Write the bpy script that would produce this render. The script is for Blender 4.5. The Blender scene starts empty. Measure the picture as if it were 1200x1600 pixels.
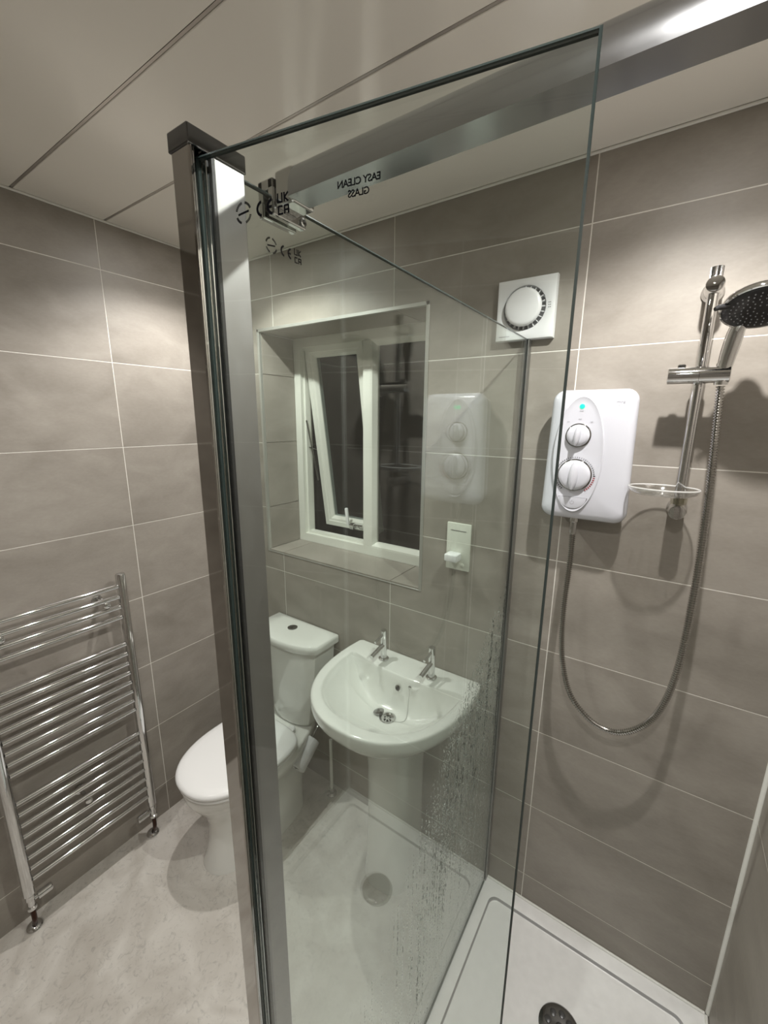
import bpy, bmesh, math, random
from mathutils import Vector, Matrix
from math import sin, cos, pi, radians, sqrt, atan2

D = bpy.data
SC = bpy.context.scene
COL = SC.collection
random.seed(7)

# ------------------------------------------------------------------ camera
CAM = Vector((1.6833, -1.275, 1.7629))
YAW, PIT, ROL, FPX = -0.5964, -0.2221, 0.009, 648.55
cd = D.cameras.new('camera'); cam = D.objects.new('camera', cd); COL.objects.link(cam)
cy, sy = cos(YAW), sin(YAW)
fw = Vector((sy*cos(PIT), cy*cos(PIT), sin(PIT)))
rt = Vector((cy, -sy, 0)); up = rt.cross(fw)
r2 = rt*cos(ROL)+up*sin(ROL); u2 = up*cos(ROL)-rt*sin(ROL)
M = Matrix.Identity(4)
for i in range(3):
    M[i][0], M[i][1], M[i][2], M[i][3] = r2[i], u2[i], -fw[i], CAM[i]
cam.matrix_world = M
cd.sensor_fit = 'HORIZONTAL'; cd.sensor_width = 36; cd.lens = FPX/1200*36
cd.clip_start = 0.01; cd.clip_end = 50
SC.camera = cam

# ------------------------------------------------------------------ world: night outside
w = D.worlds.new('night'); SC.world = w; w.use_nodes = True
w.node_tree.nodes['Background'].inputs[0].default_value = (0.10, 0.11, 0.13, 1)
w.node_tree.nodes['Background'].inputs[1].default_value = 0.012

# ------------------------------------------------------------------ exposure
vs = SC.view_settings
vs.view_transform = 'Standard'; vs.look = 'None'; vs.gamma = 1; vs.use_curve_mapping = False
vs.exposure = 1.02
SC.cycles.max_bounces = 14; SC.cycles.transparent_max_bounces = 24
SC.cycles.glossy_bounces = 8; SC.cycles.diffuse_bounces = 6; SC.cycles.transmission_bounces = 10
SC.cycles.caustics_reflective = True; SC.cycles.sample_clamp_indirect = 6
SC.cycles.blur_glossy = 0.5

# ------------------------------------------------------------------ lights (ceiling downlights): x, y, watts
DOWNLIGHTS = [(0.43, -0.345, 20), (1.70, -0.47, 23), (0.43, -1.40, 9), (1.70, -1.42, 9)]
LIGHT_COL = (1.0, 0.968, 0.925)
CEIL = 2.407

# ------------------------------------------------------------------ helpers
def link(o, parent=None):
    COL.objects.link(o)
    if parent is not None: o.parent = parent
    return o

def mesh_obj(name, bm, mats, parent=None, smooth=None, kind=None):
    me = D.meshes.new(name)
    bmesh.ops.recalc_face_normals(bm, faces=bm.faces[:])
    bm.to_mesh(me); bm.free()
    if not isinstance(mats, (list, tuple)): mats = [mats]
    for m in mats: me.materials.append(m)
    if smooth is not None:
        for p in me.polygons: p.use_smooth = True
        try: me.set_sharp_from_angle(angle=radians(smooth))
        except Exception: pass
    o = D.objects.new(name, me); link(o, parent)
    if kind: o['kind'] = kind
    return o

def tag(o, label=None, cat=None, group=None, kind=None):
    if label: o['label'] = label
    if cat: o['category'] = cat
    if group: o['group'] = group
    if kind: o['kind'] = kind
    return o

def empty(name, loc=(0, 0, 0), label=None, cat=None, group=None, kind=None):
    o = D.objects.new(name, None); COL.objects.link(o); o.location = loc
    o.empty_display_size = 0.05
    return tag(o, label, cat, group, kind)

def box(bm, x0, x1, y0, y1, z0, z1, bev=0, seg=2, mi=0):
    r = bmesh.ops.create_cube(bm, size=1)
    vs_ = r['verts']
    for v in vs_:
        v.co = Vector((x0+(v.co.x+.5)*(x1-x0), y0+(v.co.y+.5)*(y1-y0), z0+(v.co.z+.5)*(z1-z0)))
    fs = {f for v in vs_ for f in v.link_faces}
    for f in fs: f.material_index = mi
    if bev > 0:
        es = list({e for v in vs_ for e in v.link_edges})
        bmesh.ops.bevel(bm, geom=es, offset=bev, segments=seg, affect='EDGES', profile=.5)

def loops(bm, rings, closed=True, cap0=True, cap1=True, mi=0):
    R = [[bm.verts.new(p) for p in ring] for ring in rings]
    n = len(R[0])
    for a, b in zip(R[:-1], R[1:]):
        for i in range(n if closed else n-1):
            j = (i+1) % n
            try:
                f = bm.faces.new((a[i], a[j], b[j], b[i])); f.material_index = mi
            except ValueError: pass
    if cap0:
        f = bm.faces.new(R[0][::-1]); f.material_index = mi
    if cap1:
        f = bm.faces.new(R[-1]); f.material_index = mi
    return R

def frame_of(d):
    d = d.normalized()
    a = Vector((0, 0, 1)) if abs(d.z) < .9 else Vector((1, 0, 0))
    u = d.cross(a).normalized(); v = d.cross(u).normalized()
    return u, v

def tube(bm, pts, rad, seg=16, caps=True, mi=0):
    """sweep a circle along points; rad number or list"""
    pts = [Vector(p) for p in pts]; n = len(pts)
    if not isinstance(rad, (list, tuple)): rad = [rad]*n
    u = None; rings = []
    for i, p in enumerate(pts):
        d = (pts[min(i+1, n-1)]-pts[max(i-1, 0)]).normalized()
        if u is None: u, v = frame_of(d)
        else:
            u = (u-d*u.dot(d)).normalized()
        v = d.cross(u)
        rings.append([p+(u*cos(2*pi*k/seg)+v*sin(2*pi*k/seg))*rad[i] for k in range(seg)])
    loops(bm, rings, cap0=caps, cap1=caps, mi=mi)

def lathe(bm, base, axis, prof, seg=32, mi=0, caps=True):
    """prof list of (distance along axis, radius)"""
    base = Vector(base); d = Vector(axis).normalized(); u, v = frame_of(d)
    rings = [[base+d*h+(u*cos(2*pi*k/seg)+v*sin(2*pi*k/seg))*max(r, 1e-5) for k in range(seg)] for h, r in prof]
    loops(bm, rings, cap0=caps, cap1=caps, mi=mi)

def catmull(pts, n):
    pts = [Vector(p) for p in pts]; P = [pts[0]*2-pts[1]]+pts+[pts[-1]*2-pts[-2]]
    out = []
    for i in range(1, len(P)-2):
        for k in range(n):
            t = k/n; a, b, c, e = P[i-1], P[i], P[i+1], P[i+2]
            out.append(.5*((2*b)+(c-a)*t+(2*a-5*b+4*c-e)*t*t+(3*b-a-3*c+e)*t**3))
    out.append(pts[-1]); return out

def resample(pts, step):
    out = [pts[0].copy()]; acc = 0
    for a, b in zip(pts[:-1], pts[1:]):
        L = (b-a).length; s = step-acc
        while s <= L:
            out.append(a.lerp(b, s/L)); s += step
        acc = (acc+L) % step
    return out

# ------------------------------------------------------------------ materials
def new_mat(name):
    m = D.materials.new(name); m.use_nodes = True
    return m, m.node_tree.nodes, m.node_tree.links, m.node_tree.nodes['Principled BSDF']

def simple(name, col, rough=.4, metal=0, coat=0, spec=.5, emit=None, es=0):
    m, N, L, b = new_mat(name)
    b.inputs['Base Color'].default_value = (*col, 1)
    b.inputs['Roughness'].default_value = rough
    b.inputs['Metallic'].default_value = metal
    b.inputs['Coat Weight'].default_value = coat
    b.inputs['Coat Roughness'].default_value = .03
    b.inputs['Specular IOR Level'].default_value = spec
    if emit:
        b.inputs['Emission Color'].default_value = (*emit, 1)
        b.inputs['Emission Strength'].default_value = es
    return m

def noisy(name, c0, c1, scale, rough=.35, metal=0, bump=0, stretch=(1, 1, 1), detail=5, coat=0):
    m, N, L, b = new_mat(name)
    tc = N.new('ShaderNodeTexCoord'); mp = N.new('ShaderNodeMapping'); mp.inputs['Scale'].default_value = stretch
    nz = N.new('ShaderNodeTexNoise'); nz.inputs['Scale'].default_value = scale; nz.inputs['Detail'].default_value = detail
    cr = N.new('ShaderNodeValToRGB'); cr.color_ramp.elements[0].position = .3; cr.color_ramp.elements[1].position = .7
    cr.color_ramp.elements[0].color = (*c0, 1); cr.color_ramp.elements[1].color = (*c1, 1)
    L.new(tc.outputs['Object'], mp.inputs[0]); L.new(mp.outputs[0], nz.inputs['Vector'])
    L.new(nz.outputs[0], cr.inputs[0]); L.new(cr.outputs[0], b.inputs['Base Color'])
    b.inputs['Roughness'].default_value = rough; b.inputs['Metallic'].default_value = metal
    b.inputs['Coat Weight'].default_value = coat
    if bump:
        bp = N.new('ShaderNodeBump'); bp.inputs['Strength'].default_value = bump; bp.inputs['Distance'].default_value = .002
        L.new(nz.outputs[0], bp.inputs['Height']); L.new(bp.outputs[0], b.inputs['Normal'])
    return m

def tile_material():
    m, N, L, b = new_mat('taupe_porcelain')
    tc = N.new('ShaderNodeTexCoord'); oi = N.new('ShaderNodeObjectInfo')
    mul = N.new('ShaderNodeMath'); mul.operation = 'MULTIPLY'; mul.inputs[1].default_value = 37.
    cmb = N.new('ShaderNodeCombineXYZ')
    L.new(oi.outputs['Random'], mul.inputs[0])
    for k in range(3): L.new(mul.outputs[0], cmb.inputs[k])
    add = N.new('ShaderNodeVectorMath'); add.operation = 'ADD'
    L.new(tc.outputs['Object'], add.inputs[0]); L.new(cmb.outputs[0], add.inputs[1])
    def nz(scale, st, det, dist=0.):
        mp = N.new('ShaderNodeMapping'); mp.inputs['Scale'].default_value = st
        n = N.new('ShaderNodeTexNoise'); n.inputs['Scale'].default_value = scale
        n.inputs['Detail'].default_value = det; n.inputs['Distortion'].default_value = dist
        L.new(add.outputs[0], mp.inputs[0]); L.new(mp.outputs[0], n.inputs['Vector']); return n
    big = nz(2.6, (1, 1, 1.8), 6, .6); streak = nz(7, (.75, .75, 1.35), 9, 1.2); fine = nz(160, (.5, .5, 1), 3)
    def mix(a, bb, f):
        x = N.new('ShaderNodeMix'); x.data_type = 'FLOAT'; x.inputs[0].default_value = f
        L.new(a, x.inputs[2]); L.new(bb, x.inputs[3]); return x.outputs[0]
    v = mix(mix(big.outputs[0], streak.outputs[0], .42), fine.outputs[0], .12)
    cr = N.new('ShaderNodeValToRGB')
    e = cr.color_ramp.elements
    e[0].position = .33; e[0].color = (.232, .210, .182, 1)
    e[1].position = .68; e[1].color = (.372, .344, .306, 1)
    x = e.new(.5); x.color = (.298, .272, .239, 1)
    L.new(v, cr.inputs[0]); L.new(cr.outputs[0], b.inputs['Base Color'])
    rr = N.new('ShaderNodeMapRange'); rr.inputs[1].default_value = .3; rr.inputs[2].default_value = .7
    rr.inputs[3].default_value = .40; rr.inputs[4].default_value = .54
    L.new(streak.outputs[0], rr.inputs[0]); L.new(rr.outputs[0], b.inputs['Roughness'])
    bp = N.new('ShaderNodeBump'); bp.inputs['Strength'].default_value = .12; bp.inputs['Distance'].default_value = .001
    L.new(fine.outputs[0], bp.inputs['Height']); L.new(bp.outputs[0], b.inputs['Normal'])
    return m

def floor_material():
    m, N, L, b = new_mat('beige_stone_vinyl')
    tc = N.new('ShaderNodeTexCoord')
    n1 = N.new('ShaderNodeTexNoise'); n1.inputs['Scale'].default_value = 5; n1.inputs['Detail'].default_value = 8; n1.inputs['Distortion'].default_value = 1.5
    n2 = N.new('ShaderNodeTexNoise'); n2.inputs['Scale'].default_value = 34; n2.inputs['Detail'].default_value = 10; n2.inputs['Roughness'].default_value = .7; n2.inputs['Distortion'].default_value = 2.
    for n in (n1, n2): L.new(tc.outputs['Object'], n.inputs['Vector'])
    c1 = N.new('ShaderNodeValToRGB'); c1.color_ramp.elements[0].position = .32; c1.color_ramp.elements[1].position = .68
    c1.color_ramp.elements[0].color = (.50, .465, .42, 1); c1.color_ramp.elements[1].color = (.68, .65, .605, 1)
    c2 = N.new('ShaderNodeValToRGB'); c2.color_ramp.elements[0].position = .36; c2.color_ramp.elements[1].position = .47
    c2.color_ramp.elements[0].color = (.55, .55, .56, 1); c2.color_ramp.elements[1].color = (1, 1, 1, 1)
    mx = N.new('ShaderNodeMix'); mx.data_type = 'RGBA'; mx.blend_type = 'MULTIPLY'; mx.inputs[0].default_value = .45
    L.new(n1.outputs[0], c1.inputs[0]); L.new(n2.outputs[0], c2.inputs[0])
    L.new(c1.outputs[0], mx.inputs[6]); L.new(c2.outputs[0], mx.inputs[7]); L.new(mx.outputs[2], b.inputs['Base Color'])
    b.inputs['Roughness'].default_value = .55
    bp = N.new('ShaderNodeBump'); bp.inputs['Strength'].default_value = .25; bp.inputs['Distance'].default_value = .002
    L.new(n2.outputs[0], bp.inputs['Height']); L.new(bp.outputs[0], b.inputs['Normal'])
    return m

def pane_material(name, tint, refl=1.0, rough=0.0, mist=None):
    """flat architectural pane: tinted see-through with Schlick reflection on both faces"""
    m = D.materials.new(name); m.use_nodes = True; N, L = m.node_tree.nodes, m.node_tree.links
    N.clear()
    out = N.new('ShaderNodeOutputMaterial'); tr = N.new('ShaderNodeBsdfTransparent'); gl = N.new('ShaderNodeBsdfGlossy')
    tr.inputs[0].default_value = (*tint, 1); gl.inputs['Roughness'].default_value = rough
    gl.inputs['Color'].default_value = (1, 1, 1, 1)
    ge = N.new('ShaderNodeNewGeometry'); dt = N.new('ShaderNodeVectorMath'); dt.operation = 'DOT_PRODUCT'
    L.new(ge.outputs['True Normal'], dt.inputs[0]); L.new(ge.outputs['Incoming'], dt.inputs[1])
    def mth(op, a, bv=None, c=None):
        n = N.new('ShaderNodeMath'); n.operation = op
        for i, q in enumerate((a, bv, c)):
            if q is None: continue
            if isinstance(q, (int, float)): n.inputs[i].default_value = q
            else: L.new(q, n.inputs[i])
        return n.outputs[0]
    c = mth('ABSOLUTE', dt.outputs['Value'])
    f = mth('POWER', mth('SUBTRACT', 1.0, c), 5.0)
    f = mth('MULTIPLY', mth('MULTIPLY_ADD', f, .96, .04), refl)
    mx = N.new('ShaderNodeMixShader'); L.new(f, mx.inputs[0]); L.new(tr.outputs[0], mx.inputs[1]); L.new(gl.outputs[0], mx.inputs[2])
    last = mx
    if mist:
        tc = N.new('ShaderNodeTexCoord'); sx = N.new('ShaderNodeSeparateXYZ'); L.new(tc.outputs['Object'], sx.inputs[0])
        # condensation: thicker low down and towards the wall, in vertical runs
        mp = N.new('ShaderNodeMapping'); mp.inputs['Scale'].default_value = (1, 14, 1.6)
        nz = N.new('ShaderNodeTexNoise'); nz.inputs['Scale'].default_value = 3; nz.inputs['Detail'].default_value = 8; nz.inputs['Distortion'].default_value = .4
        L.new(tc.outputs['Object'], mp.inputs[0]); L.new(mp.outputs[0], nz.inputs['Vector'])
        low = N.new('ShaderNodeMapRange'); low.inputs[1].default_value = 1.25; low.inputs[2].default_value = .45
        L.new(sx.outputs['Z'], low.inputs[0])
        wl = N.new('ShaderNodeMapRange'); wl.inputs[1].default_value = -.72; wl.inputs[2].default_value = -.30
        L.new(sx.outputs['Y'], wl.inputs[0])
        a = mth('MULTIPLY', mth('MULTIPLY', low.outputs[0], wl.outputs[0]), mth('MULTIPLY_ADD', nz.outputs[0], mist*2, -mist*.2))
        df = N.new('ShaderNodeBsdfDiffuse'); df.inputs[0].default_value = (.8, .86, .83, 1)
        tl = N.new('ShaderNodeBsdfTranslucent'); tl.inputs[0].default_value = (.8, .86, .83, 1)
        ad = N.new('ShaderNodeMixShader'); ad.inputs[0].default_value = .5
        L.new(df.outputs[0], ad.inputs[1]); L.new(tl.outputs[0], ad.inputs[2])
        m2 = N.new('ShaderNodeMixShader'); L.new(a, m2.inputs[0]); L.new(mx.outputs[0], m2.inputs[1]); L.new(ad.outputs[0], m2.inputs[2])
        last = m2
    L.new(last.outputs[0], out.inputs[0])
    return m

def brushed(name, col, rough):
    m, N, L, b = new_mat(name)
    b.inputs['Base Color'].default_value = (*col, 1); b.inputs['Metallic'].default_value = 1
    tc = N.new('ShaderNodeTexCoord'); nz = N.new('ShaderNodeTexNoise'); nz.inputs['Scale'].default_value = 60
    mr = N.new('ShaderNodeMapRange'); mr.inputs[3].default_value = rough*.85; mr.inputs[4].default_value = rough*1.15
    L.new(tc.outputs['Object'], nz.inputs['Vector']); L.new(nz.outputs[0], mr.inputs[0]); L.new(mr.outputs[0], b.inputs['Roughness'])
    return m

RIMP = simple('clear_rim', (.80, .80, .79), .12)
RIMP.node_tree.nodes['Principled BSDF'].inputs['Alpha'].default_value = .5
TILE = tile_material()
GROUT = noisy('pale_grout', (.70, .68, .63), (.78, .76, .71), 90, .8)
VINYL = floor_material()
CERAMIC = simple('white_ceramic', (.80, .80, .77), .12, 0, .6)
SEATPL = simple('white_seat_plastic', (.86, .86, .86), .22)
ACRYLIC = noisy('white_acrylic', (.80, .80, .79), (.84, .84, .83), 40, .28, detail=2)
UPVC = simple('white_upvc', (.74, .75, .69), .3)
WPLAST = simple('white_plastic', (.82, .83, .84), .25)
UNITPL = simple('bright_white_plastic', (.64, .65, .71), .16, 0, .4)
CREAM = simple('cream_plastic', (.72, .74, .66), .35)
PVC = simple('ceiling_pvc', (.80, .775, .72), .15, 0, .25)
SEAM = simple('seam_strip', (.46, .43, .40), .30, .7)
WTRIM = simple('white_trim', (.75, .75, .71), .35)
CHROME = simple('chrome', (.70, .70, .70), .04, 1)
CHROMED = simple('chrome_dark', (.34, .34, .34), .08, 1)
SATIN = brushed('satin_aluminium', (.35, .35, .345), .42)
POLISH = simple('polished_aluminium', (.50, .485, .465), .05, 1)
CAPM = simple('cap_chrome', (.20, .205, .21), .06, 1)
BARM = brushed('brushed_bar', (.48, .49, .51), .16)
BLACKR = simple('black_rubber', (.012, .012, .013), .45)
BLACKP = simple('black_plastic', (.015, .015, .017), .25)
DARKPIPE = simple('dark_copper', (.05, .022, .015), .25, .8)
NOZ = simple('grey_nozzle', (.35, .36, .38), .5)
GREYT = simple('grey_print', (.28, .28, .31), .5)
BLACKT = simple('black_print', (.006, .006, .007), .9, spec=0)
REDT = simple('red_print', (.35, .02, .03), .5)
LED = simple('green_lamp', (.0, .22, .10), .3, emit=(.02, .85, .36), es=1.0)
STEPM = simple('grey_step', (.36, .36, .36), .4)  # flat grey for the inner step faces of the shower tray
GREYPL = simple('grey_gap', (.16, .16, .17), .5)
PAPER = noisy('soft_paper', (.66, .66, .68), (.74, .74, .76), 60, .9)
LENS = simple('lamp_lens', (1, 1, 1), .3, emit=LIGHT_COL, es=130)
EDGEG = simple('glass_edge', (.045, .062, .060), .15, 0, .5)
PANE = pane_material('shower_pane', (.945, .972, .958), 1.05)
PANEW = pane_material('shower_pane_wet', (.950, .974, .960), 1.15, mist=.20)
WINP = pane_material('window_pane', (.75, .78, .78), .38)
CLEARP = pane_material('clear_plastic', (.88, .88, .87), 2.6, .06)

def water_mat():
    m = D.materials.new('water_drop'); m.use_nodes = True; N, L = m.node_tree.nodes, m.node_tree.links
    b = N['Principled BSDF']
    b.inputs['Base Color'].default_value = (.9, .95, .93, 1); b.inputs['Roughness'].default_value = 0.02
    b.inputs['IOR'].default_value = 1.33; b.inputs['Transmission Weight'].default_value = 1
    return m
WATER = water_mat()

# ================================================================== SETTING
W, DEP = 2.0, 2.40
ROWS = [0.0] + [0.1487+.3*k for k in range(8)] + [CEIL]
TT, GAP, REC = .008, .0015, .0006          # tile thickness, half joint, grout recess
WX0, WX1, WZ0, WZ1 = .148, .985, 1.137, 2.128   # window opening
mesh_cache = {}

def tile_mesh(us, vs_, hole, cu, cv):
    """front face on local y=0 looking to -y; hole=(u0,u1,v0,v1) cut out"""
    key = (tuple(round(u-cu, 4) for u in us), tuple(round(v-cv, 4) for v in vs_), hole and tuple(round(h, 4) for h in (hole[0]-cu, hole[1]-cu, hole[2]-cv, hole[3]-cv)))
    if key in mesh_cache: return mesh_cache[key]
    U = sorted(set([us[0], us[1]]+[h for h in (hole[:2] if hole else []) if us[0] < h < us[1]]))
    V = sorted(set([vs_[0], vs_[1]]+[h for h in (hole[2:] if hole else []) if vs_[0] < h < vs_[1]]))
    bm = bmesh.new(); vd = {}
    def vert(u, v, y):
        k = (u, v, y)
        if k not in vd: vd[k] = bm.verts.new((u-cu, y, v-cv))
        return vd[k]
    solid = {}
    for i in range(len(U)-1):
        for j in range(len(V)-1):
            mu, mv = (U[i]+U[i+1])/2, (V[j]+V[j+1])/2
            solid[i, j] = not (hole and hole[0] < mu < hole[1] and hole[2] < mv < hole[3])
    if not any(solid.values()):
        bm.free(); return None
    for (i, j), s in solid.items():
        if not s: continue
        a, b, c, e = U[i], U[i+1], V[j], V[j+1]
        bm.faces.new([vert(a, c, 0), vert(b, c, 0), vert(b, e, 0), vert(a, e, 0)])
        for (di, dj, p, q) in ((-1, 0, (a, c), (a, e)), (1, 0, (b, e), (b, c)), (0, -1, (b, c), (a, c)), (0, 1, (a, e), (b, e))):
            if not solid.get((i+di, j+dj), False):
                bm.faces.new([vert(*p, 0), vert(*q, 0), vert(*q, TT), vert(*p, TT)])
    bmesh.ops.recalc_face_normals(bm, faces=bm.faces[:])
    me = D.meshes.new('tile'); bm.to_mesh(me); bm.free(); me.materials.append(TILE)
    mesh_cache[key] = me
    return me

def lay(wall, ujoints, rows, place, rotz, hole=None):
    for i in range(len(ujoints)-1):
        for j in range(len(rows)-1):
            u0, u1, v0, v1 = ujoints[i]+GAP, ujoints[i+1]-GAP, rows[j]+GAP, rows[j+1]-GAP
            if u1-u0 < .004 or v1-v0 < .004: continue
            cu, cv = (u0+u1)/2, (v0+v1)/2
            me = tile_mesh((u0, u1), (v0, v1), hole, cu, cv)
            if me is None: continue
            o = D.objects.new('tile', me); link(o, wall)
            o.location = place(cu, cv); o.rotation_euler = (0, 0, rotz)

def wall(name, boxes):
    bm = bmesh.new()
    for b in boxes: box(bm, *b)
    return tag(mesh_obj(name, bm, GROUT), kind='structure')

g = REC
wb = wall('wall_back', [(-.2, W+.2, g, .30, -.05, WZ0), (-.2, W+.2, g, .30, WZ1, CEIL+.05),
                        (-.2, WX0, g, .30, WZ0, WZ1), (WX1, W+.2, g, .30, WZ0, WZ1)])
lay(wb, [0, .25, .85, 1.4475, W], ROWS, lambda u, v: (u, 0, v), 0, hole=(WX0, WX1, WZ0, WZ1))
wl = wall('wall_left', [(-.2, -g, -DEP-.2, g, -.05, CEIL+.05)])
lay(wl, [-2.331, -1.731, -1.131, -.531, 0], ROWS, lambda u, v: (0, u, v), pi/2)
wr = wall('wall_right', [(W+g, W+.2, -DEP-.2, g, -.05, CEIL+.05)])
lay(wr, [.0, 1.2, DEP], [0, .1487, .7487, 1.3487, 1.9487, CEIL], lambda u, v: (W, -u, v), -pi/2)
wf = wall('wall_front', [(-.2, W+.2, -DEP-.2, -DEP-g, -.05, CEIL+.05)])
lay(wf, [-W, -1.45, -.85, -.25, 0], ROWS, lambda u, v: (-u, -DEP, v), pi)

bm = bmesh.new(); box(bm, -.2, W+.2, -DEP-.2, g, -.06, 0)
tag(mesh_obj('floor', bm, VINYL), kind='structure')

# ceiling: pvc panels with dark seams running left to right
bm = bmesh.new(); box(bm, -.2, W+.2, -DEP-.2, g, CEIL+.010, CEIL+.08)
ceil = tag(mesh_obj('ceiling', bm, PVC), kind='structure')
seams = [0, -.499, -.746, -.996, -1.246, -1.496, -1.746, -1.996, -2.246, -DEP]
for a, b in zip(seams[:-1], seams[1:]):
    bm = bmesh.new(); box(bm, 0, W, b+.0040, a-.0040, CEIL, CEIL+.0098, .0012, 1)
    mesh_obj('ceiling_panel', bm, PVC, ceil)
for s in seams[1:-1]:
    bm = bmesh.new(); box(bm, 0, W, s-.0028, s+.0028, CEIL+.0012, CEIL+.0095)
    mesh_obj('seam_strip', bm, SEAM, ceil)
# slim white bead between ceiling and tiles
bm = bmesh.new()
for b in ((0, W, -.006, -.0002), (0, W, -DEP+.0002, -DEP+.006), (.0002, .006, -DEP, 0), (W-.006, W-.0002, -DEP, 0)):
    box(bm, b[0], b[1], b[2], b[3], CEIL-.007, CEIL-.0005, .0015, 1)
tag(mesh_obj('trim_1', bm, WTRIM), kind='structure')
# white sealant bead in the right corner
bm = bmesh.new()
lathe(bm, (W-.001, -.001, .046), (0, 0, 1), [(0, .0075), (2.345, .0075)], 12)
for v in list(bm.verts): pass
tag(mesh_obj('trim_2', bm, WTRIM, smooth=40), kind='structure')
# tile trim round the window opening
bm = bmesh.new()
def rect_frame(bm, x0, x1, z0, z1, wd, y0, y1, mi=0):
    o = [(x0, z0), (x1, z0), (x1, z1), (x0, z1)]; i_ = [(x0+wd, z0+wd), (x1-wd, z0+wd), (x1-wd, z1-wd), (x0+wd, z1-wd)]
    for k in range(4):
        j = (k+1) % 4
        ring = [o[k], o[j], i_[j], i_[k]]
        F = [bm.verts.new((p[0], y0, p[1])) for p in ring]; B = [bm.verts.new((p[0], y1, p[1])) for p in ring]
        for fa in (F[::-1], B, [F[0], F[1], B[1], B[0]], [F[2], F[3], B[3], B[2]], [F[1], F[2], B[2], B[1]], [F[3], F[0], B[0], B[3]]):
            f = bm.faces.new(fa); f.material_index = mi
for q in ((WX0-.004, WX0+.0085, WZ0, WZ1+.004), (WX1-.0085, WX1+.004, WZ0, WZ1+.004), (WX0-.004, WX1+.004, WZ1-.0085, WZ1+.004)):
    box(bm, q[0], q[1], -.0022, .012, q[2], q[3], .001, 1)
box(bm, WX0-.004, WX1+.004, -.0022, .012, WZ0-.002, WZ0+.0008, .0005, 1)
tag(mesh_obj('trim_3', bm, simple('satin_trim', (.50, .50, .47), .32, .55)), kind='structure')

# window reveal tiles belong to the back wall
RX0, RX1, RZ0, RZ1 = WX0+.0085, WX1-.0085, WZ0+.0085, WZ1-.0085
def slab(x0, x1, y0, y1, z0, z1):
    cx, cy_, cz = (x0+x1)/2, (y0+y1)/2, (z0+z1)/2
    bm = bmesh.new(); box(bm, x0-cx, x1-cx, y0-cy_, y1-cy_, z0-cz, z1-cz, .0006, 1)
    o = mesh_obj('tile', bm, TILE, wb); o.location = (cx, cy_, cz)
zc = [RZ0, 1.3487, 1.6487, 1.9487, RZ1]
for z0, z1 in zip(zc[:-1], zc[1:]):
    slab(WX0+.0005, RX0, .0125, .199, z0+GAP, z1-GAP)
    slab(RX1, WX1-.0005, .0125, .199, z0+GAP, z1-GAP)
for x0, x1 in ((RX0, .25), (.25, .85), (.85, RX1)):
    slab(x0+GAP, x1-GAP, .0002, .199, WZ0+.0010, RZ0)
    slab(x0+GAP, x1-GAP, .0125, .199, RZ1, WZ1-.0005)

# ------------------------------------------------------------------ window
win = empty('window_1', (.56, .20, RZ0), kind='structure')
def wpart(name, bm, mat, parent=win, smooth=None):
    o = mesh_obj(name, bm, mat, parent, smooth)
    o.matrix_parent_inverse = parent.matrix_basis.inverted() if parent is win else Matrix.Identity(4)
    return o
FY = .200
bm = bmesh.new(); rect_frame(bm, RX0, RX1, RZ0, RZ1, .040, FY, FY+.07)
rect_frame(bm, RX0+.040, .597, RZ0+.040, RZ1-.040, .012, FY+.018, FY+.05)
wpart('outer_frame', bm, UPVC)
bm = bmesh.new(); box(bm, .566, .608, FY+.001, FY+.07, RZ0+.040, RZ1-.040, .002, 2); wpart('mullion', bm, UPVC)
# glazing bead (chamfered) round the fixed pane
bm = bmesh.new()
o_ = (.608, RX1-.040, RZ0+.040, RZ1-.040)
ring = lambda k, y: [(o_[0]+k, y, o_[2]+k), (o_[1]-k, y, o_[2]+k), (o_[1]-k, y, o_[3]-k), (o_[0]+k, y, o_[3]-k)]
loops(bm, [[Vector(p) for p in ring(k, y)] for k, y in ((0, FY+.001), (.006, FY+.002), (.022, FY+.022), (.022, FY+.032), (0, FY+.032), (0, FY+.001))], cap0=False, cap1=False)
wpart('glazing_bead', bm, UPVC)
bm = bmesh.new(); box(bm, .612, RX1-.044, FY+.034, FY+.038, RZ0+.044, RZ1-.044); wpart('fixed_pane', bm, WINP)
# outside sill and tilted sash
bm = bmesh.new(); box(bm, RX0, RX1, FY+.07, FY+.13, RZ0-.005, RZ0+.018, .003, 1); wpart('outer_sill', bm, UPVC)
sash = D.objects.new('sash', None)
SX0, SX1, SH = .217, .560, .885
bm = bmesh.new()
sr = lambda k, y: [(SX0+k, y, -SH+k), (SX1-k, y, -SH+k), (SX1-k, y, -k), (SX0+k, y, -k)]
loops(bm, [[Vector(p) for p in sr(k, y)] for k, y in ((0, .006), (.003, .001), (.026, .001), (.029, .004), (.040, .006), (.052, .020), (.052, .045), (0, .045), (0, .006))], cap0=False, cap1=False)
sash = mesh_obj('sash', bm, UPVC, win)
sash.matrix_parent_inverse = win.matrix_basis.inverted()
sash.location = (0, FY+.006, RZ1-.037); sash.rotation_euler = (radians(8.2), 0, 0)
bm = bmesh.new(); box(bm, SX0+.048, SX1-.048, .024, .028, -SH+.048, -.048)
mesh_obj('sash_pane', bm, WINP, sash)
bm = bmesh.new()   # white lever handle, chrome body and keep
box(bm, .383, .398, -.028, -.014, -SH+.030, -SH+.122, .004, 2)
mesh_obj('handle_lever', bm, WPLAST, sash, 40)
bm = bmesh.new(); box(bm, .396, .424, -.024, .002, -SH+.010, -SH+.040, .005, 2); box(bm, .424, .470, -.010, .002, -SH+.012, -SH+.034, .004, 2)
lathe(bm, (.447, -.008, -SH+.023), (0, -1, 0), [(0, .008), (.005, .006)], 16)
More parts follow.
